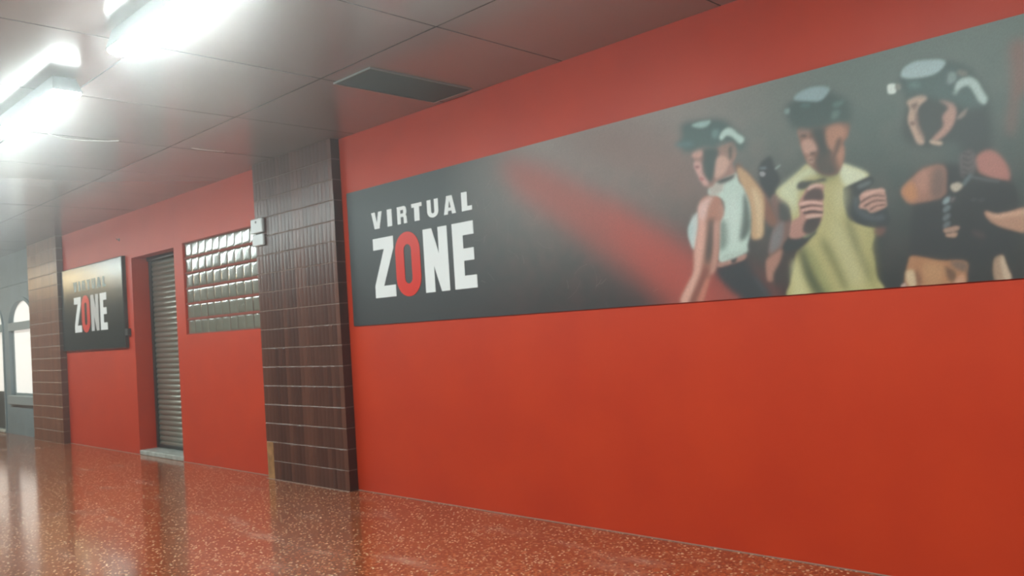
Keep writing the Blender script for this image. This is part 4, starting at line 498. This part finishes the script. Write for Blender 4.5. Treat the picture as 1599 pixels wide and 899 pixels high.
def catmull(P, n=6):
    P = np.array(P); out = []
    N = len(P)
    for i in range(N):
        p0, p1, p2, p3 = P[i-1], P[i], P[(i+1) % N], P[(i+2) % N]
        for k in range(n):
            t = k/n
            out.append(.5*((2*p1)+(-p0+p2)*t+(2*p0-5*p1+4*p2-p3)*t*t+(-p0+3*p1-3*p2+p3)*t**3))
    # tame overshoot by mixing with straight edges
    return np.array(out)
def gauss(a, s, ax):
    if s < .35: return a
    r = int(3*s)+1; k = np.exp(-.5*(np.arange(-r, r+1)/s)**2); k /= k.sum()
    return np.apply_along_axis(lambda v: np.convolve(v, k, 'same'), ax, a)
def paint():
    G = .0045
    W_, H_ = int((BX1-BX0)/G)+1, int((BZ1-BZ0)/G)+1
    X = BX0+np.arange(W_)*G; Z = BZ0+np.arange(H_)*G
    XX, ZZ = np.meshgrid(X, Z)
    u = np.clip((XX-BX0)/5.0, 0, 1)[..., None]; v = ((ZZ-BZ0)/(BZ1-BZ0))[..., None]
    c = lambda *q: np.array(lin(q))
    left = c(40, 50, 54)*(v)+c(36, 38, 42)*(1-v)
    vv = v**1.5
    mid = c(150, 142, 136)*vv+c(46, 34, 35)*(1-vv)  # printed smoke, paled further upwards: haze and lamp sheen put into the colour
    right = c(108, 124, 118)*vv+c(34, 36, 36)*(1-vv)  # same haze lightening painted into the top of this side
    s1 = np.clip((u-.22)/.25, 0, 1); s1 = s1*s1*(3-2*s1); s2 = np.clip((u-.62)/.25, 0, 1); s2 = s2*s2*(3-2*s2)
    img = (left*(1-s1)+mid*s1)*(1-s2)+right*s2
    rng = np.random.RandomState(3)
    # fine pale scratch marks printed in the smoky, haze-paled backdrop
    for _ in range(70):
        a = rng.uniform(-4.4, -2.5); zz = rng.uniform(BZ0+.1, BZ1-.05); rad = rng.uniform(.05, .25); a0 = rng.uniform(0, 6.28); aa = rng.uniform(.4, 1.3)
        for t in np.linspace(a0, a0+aa, 60):
            i = int((zz+rad*math.sin(t)-BZ0)/G); j = int((a+rad*math.cos(t)-BX0)/G)
            if 0 <= i < H_ and 0 <= j < W_: img[i, j] = img[i, j]*.93+c(150, 140, 134)*.07
    gr = gauss(gauss(rng.normal(size=(H_, W_)), 6, 0), 6, 1); gr /= gr.std(); warm = np.clip(gr, -1.5, 1.5)[..., None]*np.clip((u-.2)*5, 0, 1)*(1-v)
    img = img*(1+.12*warm*np.array([1.6, .7, .6]))
    for pts, col, bx, bz, al in ART:
        bx *= 1.45; bz *= 1.45
        q = catmull(pts)
        mg = 3*max(bx, bz)+.01
        i0, i1 = max(0, int((q[:, 1].min()-mg-BZ0)/G)), min(H_, int((q[:, 1].max()+mg-BZ0)/G)+2)
        j0, j1 = max(0, int((q[:, 0].min()-mg-BX0)/G)), min(W_, int((q[:, 0].max()+mg-BX0)/G)+2)
        if i1 <= i0 or j1 <= j0: continue
        SS = 2
        acc = np.zeros((i1-i0, j1-j0))
        for si in range(SS):
            for sj in range(SS):
                xs_ = X[j0:j1]+(sj+.5)/SS*G-.5*G; zs_ = Z[i0:i1]+(si+.5)/SS*G-.5*G
                ins = np.zeros((len(zs_), len(xs_)), bool)
                for k in range(len(q)):
                    xa, za = q[k]; xb, zb = q[(k+1) % len(q)]
                    if za == zb: continue
                    rows = ((za > zs_) != (zb > zs_))
                    if not rows.any(): continue
                    xc = xa+(zs_-za)*(xb-xa)/(zb-za)
                    ins ^= rows[:, None] & (xs_[None, :] < xc[:, None])
                acc += ins
        acc /= SS*SS
        pad = int(3*max(bx, bz)/G)+2
        A = np.pad(acc, pad, mode='edge')
        A = gauss(gauss(A, bx/G, 1), bz/G, 0)[pad:-pad, pad:-pad]
        A = np.clip(A*al, 0, 1)[..., None]
        img[i0:i1, j0:j1] = img[i0:i1, j0:j1]*(1-A)+np.array(lin(col))*A
    img *= (1+.05*rng.normal(size=(H_, W_)))[..., None]
    return X, Z, np.clip(img, 0, 1)
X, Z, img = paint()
W_, H_ = len(X), len(Z)
ban = thing('banner', 'long printed banner with three people in headsets across the red wall', 'banner', ((BX0+BX1)/2, 0, BZ0))
YF = -.010
me = bpy.data.meshes.new('printed_sheet')
XX, ZZ = np.meshgrid(X, Z)
nv = W_*H_
co = np.zeros((nv, 3), np.float32)
co[:, 0] = XX.ravel()-(BX0+BX1)/2; co[:, 1] = YF; co[:, 2] = ZZ.ravel()-BZ0
idx = np.arange(nv).reshape(H_, W_)
quads = np.stack([idx[:-1, :-1], idx[:-1, 1:], idx[1:, 1:], idx[1:, :-1]], -1).reshape(-1, 4)
me.vertices.add(nv); me.vertices.foreach_set('co', co.ravel())
me.loops.add(quads.size); me.loops.foreach_set('vertex_index', quads.ravel().astype(np.int32))
me.polygons.add(len(quads)); me.polygons.foreach_set('loop_start', np.arange(0, quads.size, 4, dtype=np.int32))
me.update(calc_edges=True); me.validate()
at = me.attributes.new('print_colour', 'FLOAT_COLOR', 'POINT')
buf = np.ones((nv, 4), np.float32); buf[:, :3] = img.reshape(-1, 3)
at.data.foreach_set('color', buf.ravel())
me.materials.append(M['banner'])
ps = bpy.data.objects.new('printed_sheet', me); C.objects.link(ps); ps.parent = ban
m_ = MB(); m_.box(X[0], X[-1], YF+.0008, -.0003, Z[0], Z[-1], ch=.001); m_.build('backing_board', M['sign_frame'], ban)
lettering(ban, 0, 0, YF-.0003, M['white_ink'], M['white_ink'])

# ---------------------------------------------------------------- square black sign
sg = thing('wall_sign', 'square black sign box with white and red lettering beside the shutter door', 'sign', (-11.85, 0, 1.32))
SX0, SX1, SZ0, SZ1 = -12.985, -10.70, 1.325, 2.478
m_ = MB(); m_.box(SX0, SX1, -.046, -.0005, SZ0, SZ1, ch=.003); m_.build('sign_frame', M['sign_frame'], sg)
m_ = MB(); m_.box(SX0+.012, SX1-.012, -.0505, -.0465, SZ0+.012, SZ1-.012, ch=.001); m_.build('sign_face', M['sign_face'], sg)
lettering(sg, -6.942, -.026, -.0508, M['silver_ink'], M['grey_ink'])
m_ = MB(); m_.box(-10.698, -10.62, -.045, .0005, 1.475, 1.56, ch=.004)
tag(m_.build('junction_box', M['rail'], loc=(-10.66, 0, 1.475)), 'tiny grey box on the red wall at the right edge of the square sign', 'box')

# ---------------------------------------------------------------- small fittings
eb = thing('emergency_light', 'small white box fixed on the upper left edge of the dark tiled pillar', 'light fitting', (-7.19, -.089, 2.21))
m_ = MB(); m_.box(-7.295, -7.085, -.125, -.0905, 2.335, 2.475, ch=.008); m_.build('upper_cover', M['white_box'], eb)
m_ = MB(); m_.box(-7.290, -7.085, -.118, -.0905, 2.212, 2.325, ch=.008); m_.build('lower_cover', M['white_box'], eb)
m_ = MB()
m_.prism_y([(-7.19+.012*math.cos(a*.5236), 2.44+.012*math.sin(a*.5236)) for a in range(12)], -.128, -.1252); m_.build('status_lamp', M['dark_dot'], eb)

m_ = MB(); m_.prism_y([(-10.87+.02*math.cos(a*.5236), 2.70+.02*math.sin(a*.5236)) for a in range(12)], -.006, -.0005)
m_.tube([(-10.87, -.006, 2.70), (-10.87, -.03, 2.70), (-10.87, -.035, 2.715)], .004, 6)
tag(m_.build('wall_hook', M['dark_dot'], loc=(-10.87, 0, 2.7)), 'tiny dark hook on the red wall above the square sign', 'hook')

vx0, vx1, vy0, vy1 = -4.575, -4.165, -.955, -.075
vg = thing('ceiling_vent', 'long dark ventilation grille set in the ceiling by the banner wall', 'vent', ((vx0+vx1)/2, (vy0+vy1)/2, H))
m_ = MB(); f = .008
m_.box(vx0, vx1, vy0, vy0+f, H-.010, H-.0003); m_.box(vx0, vx1, vy1-f, vy1, H-.010, H-.0003)
m_.box(vx0, vx0+f, vy0+f, vy1-f, H-.010, H-.0003); m_.box(vx1-f, vx1, vy0+f, vy1-f, H-.010, H-.0003); m_.build('vent_frame', M['grille_frame'], vg)
m_ = MB(); m_.box(vx0+f, vx1-f, vy0+f, vy1-f, H-.002, H-.0003, 1)
k = vx0+f+.01
while k < vx1-f-.012:
    m_.add([(k, vy0+f, H-.009), (k+.013, vy0+f, H-.002), (k+.013, vy1-f, H-.002), (k, vy1-f, H-.009),
            (k+.002, vy0+f, H-.009), (k+.015, vy0+f, H-.002), (k+.015, vy1-f, H-.002), (k+.002, vy1-f, H-.009)],
           [(0, 1, 2, 3), (4, 7, 6, 5), (0, 3, 7, 4), (1, 5, 6, 2), (0, 4, 5, 1), (3, 2, 6, 7)]); k += .016
m_.build('grille', [M['grille'], M['void']], vg)

# lamps
def lamp(cx, warm=False):
    LY, LW, LL = -2.36, .17, 1.35
    o = thing('ceiling_light', None, 'ceiling light', (cx, LY, H))
    m_ = MB(); x0, x1 = cx-LL/2, cx+LL/2
    # tapered housing
    a = [(x0, LY-LW/2, 2.905), (x1, LY-LW/2, 2.905), (x1, LY+LW/2, 2.905), (x0, LY+LW/2, 2.905)]
    t = [(x0+.05, LY-LW/2+.02, H-.0005), (x1-.05, LY-LW/2+.02, H-.0005), (x1-.05, LY+LW/2-.02, H-.0005), (x0+.05, LY+LW/2-.02, H-.0005)]
    m_.add(a+t, [(0, 1, 2, 3), (7, 6, 5, 4), (0, 4, 5, 1), (1, 5, 6, 2), (2, 6, 7, 3), (3, 7, 4, 0)])
    m_.build('housing', M['housing'], o)
    m_ = MB(); prof = []
    w = LW/2-.004
    for i in range(11):
        th = math.pi*i/10
        prof.append((LY-w*math.copysign(abs(math.cos(th))**.5, math.cos(th)), 2.9045-.029*math.sin(th)**.6 if 0 < i < 10 else 2.9045))
    n_ = len(prof)
    xs_ = [(x0+.012, .35), (x0+.016, .8), (x0+.035, 1), (x1-.035, 1), (x1-.016, .8), (x1-.012, .35)]
    vs = []
    for xx, sc_ in xs_:
        for y, z in prof: vs.append((xx, LY+(y-LY)*(.93+.07*sc_), 2.9045+(z-2.9045)*sc_))
    fs = [(r*n_+i, r*n_+i+1, (r+1)*n_+i+1, (r+1)*n_+i) for r in range(len(xs_)-1) for i in range(n_-1)]
    fs += [list(range(n_)), [(len(xs_)-1)*n_+i for i in range(n_-1, -1, -1)]]
    fs += [(r*n_, (r+1)*n_, (r+1)*n_+n_-1, r*n_+n_-1) for r in range(len(xs_)-1)]
    m_.add(vs, fs); m_.build('diffuser', M['lamp_warm'] if warm else M['lamp'], o, smooth=False)
    return o
for cx, lab in ((-5.98, 'lit tube light on the ceiling nearer the left edge, whole grey housing visible'),
                (-3.79, 'brightest tube light, cut off by the top edge, nearest the camera')):
    o = lamp(cx); o['label'] = lab; o['group'] = 'tube lights in a row on the ceiling'
for cx in (-1.6, .6, 2.8, -8.17, -10.36, -12.55, -14.74, -16.93):
    o = lamp(cx); o['label'] = 'lit tube light of the ceiling row, outside the view'; o['group'] = 'tube lights in a row on the ceiling'
for cx in (-19.1, -21.3):
    o = lamp(cx, True); o['label'] = 'warm lit tube light at the far end of the corridor, outside the view'; o['group'] = 'warm tube lights at the far end'

# cable along the ceiling joint
m_ = MB()
pts = [(-6.64, -2.10, 2.992), (-6.78, -2.02, 2.984), (-6.84, -1.9, 2.978), (-6.85, -1.75, 2.98), (-6.83, -1.57, 2.990), (-6.81, -1.50, 2.9965)]
m_.tube([(-6.62, -2.28, 2.993)]+pts, .0035, 8)
tag(m_.build('ceiling_cable', M['cable'], loc=(-6.7, -1.8, 2.995)), 'thin white cable curving on the ceiling from the left tube light', 'cable')
m_ = MB(); m_.tube([(-6.80, -.9, 2.9965), (-6.80, -.75, 2.993), (-6.80, -.6, 2.9965)], .003, 8)
tag(m_.build('ceiling_cable', M['cable'], loc=(-6.8, -.75, 2.995)), 'short loose end of white cable on the ceiling, near the glass block window', 'cable')

# ---------------------------------------------------------------- world, camera
w = bpy.data.worlds.new('world'); sc.world = w; w.use_nodes = True
w.node_tree.nodes['Background'].inputs[0].default_value = (.5, .5, .5, 1); w.node_tree.nodes['Background'].inputs[1].default_value = .2

vs_ = w.node_tree.nodes.new('ShaderNodeVolumeScatter'); vs_.inputs['Density'].default_value = .028; vs_.inputs['Anisotropy'].default_value = .91
w.node_tree.links.new(vs_.outputs[0], w.node_tree.nodes['World Output'].inputs['Volume'])
from mathutils import Matrix
yaw, pitch, roll, F, D, hc = 0.7690809570402626, 0.039097440070353456, -0.0654495461128193, 1292.8838558205562, 4.104278494763698, 1.3469325072791851
cy, sy, cp, sp_ = math.cos(yaw), math.sin(yaw), math.cos(pitch), math.sin(pitch)
f = np.array([-sy*cp, cy*cp, sp_]); r = np.array([cy, sy, 0]); u = np.cross(r, f)
r2 = r*math.cos(roll)+u*math.sin(roll); u2 = -r*math.sin(roll)+u*math.cos(roll)
cam = bpy.data.cameras.new('camera'); co_ = bpy.data.objects.new('camera', cam); C.objects.link(co_)
mt = Matrix.Identity(4)
for i in range(3): mt[i][0], mt[i][1], mt[i][2], mt[i][3] = r2[i], u2[i], -f[i], (0, -D, hc)[i]
co_.matrix_world = mt
cam.sensor_width = 36; cam.lens = F*36/1599; cam.clip_start = .02
cam.dof.use_dof = True; cam.dof.focus_distance = .55; cam.dof.aperture_fstop = 36
sc.camera = co_
sc.view_settings.view_transform = 'Standard'; sc.view_settings.look = 'None'; sc.view_settings.gamma = 1; sc.view_settings.use_curve_mapping = False
sc.view_settings.exposure = 0.0
for o in bpy.data.objects:
    if '_org' in o: del o['_org']
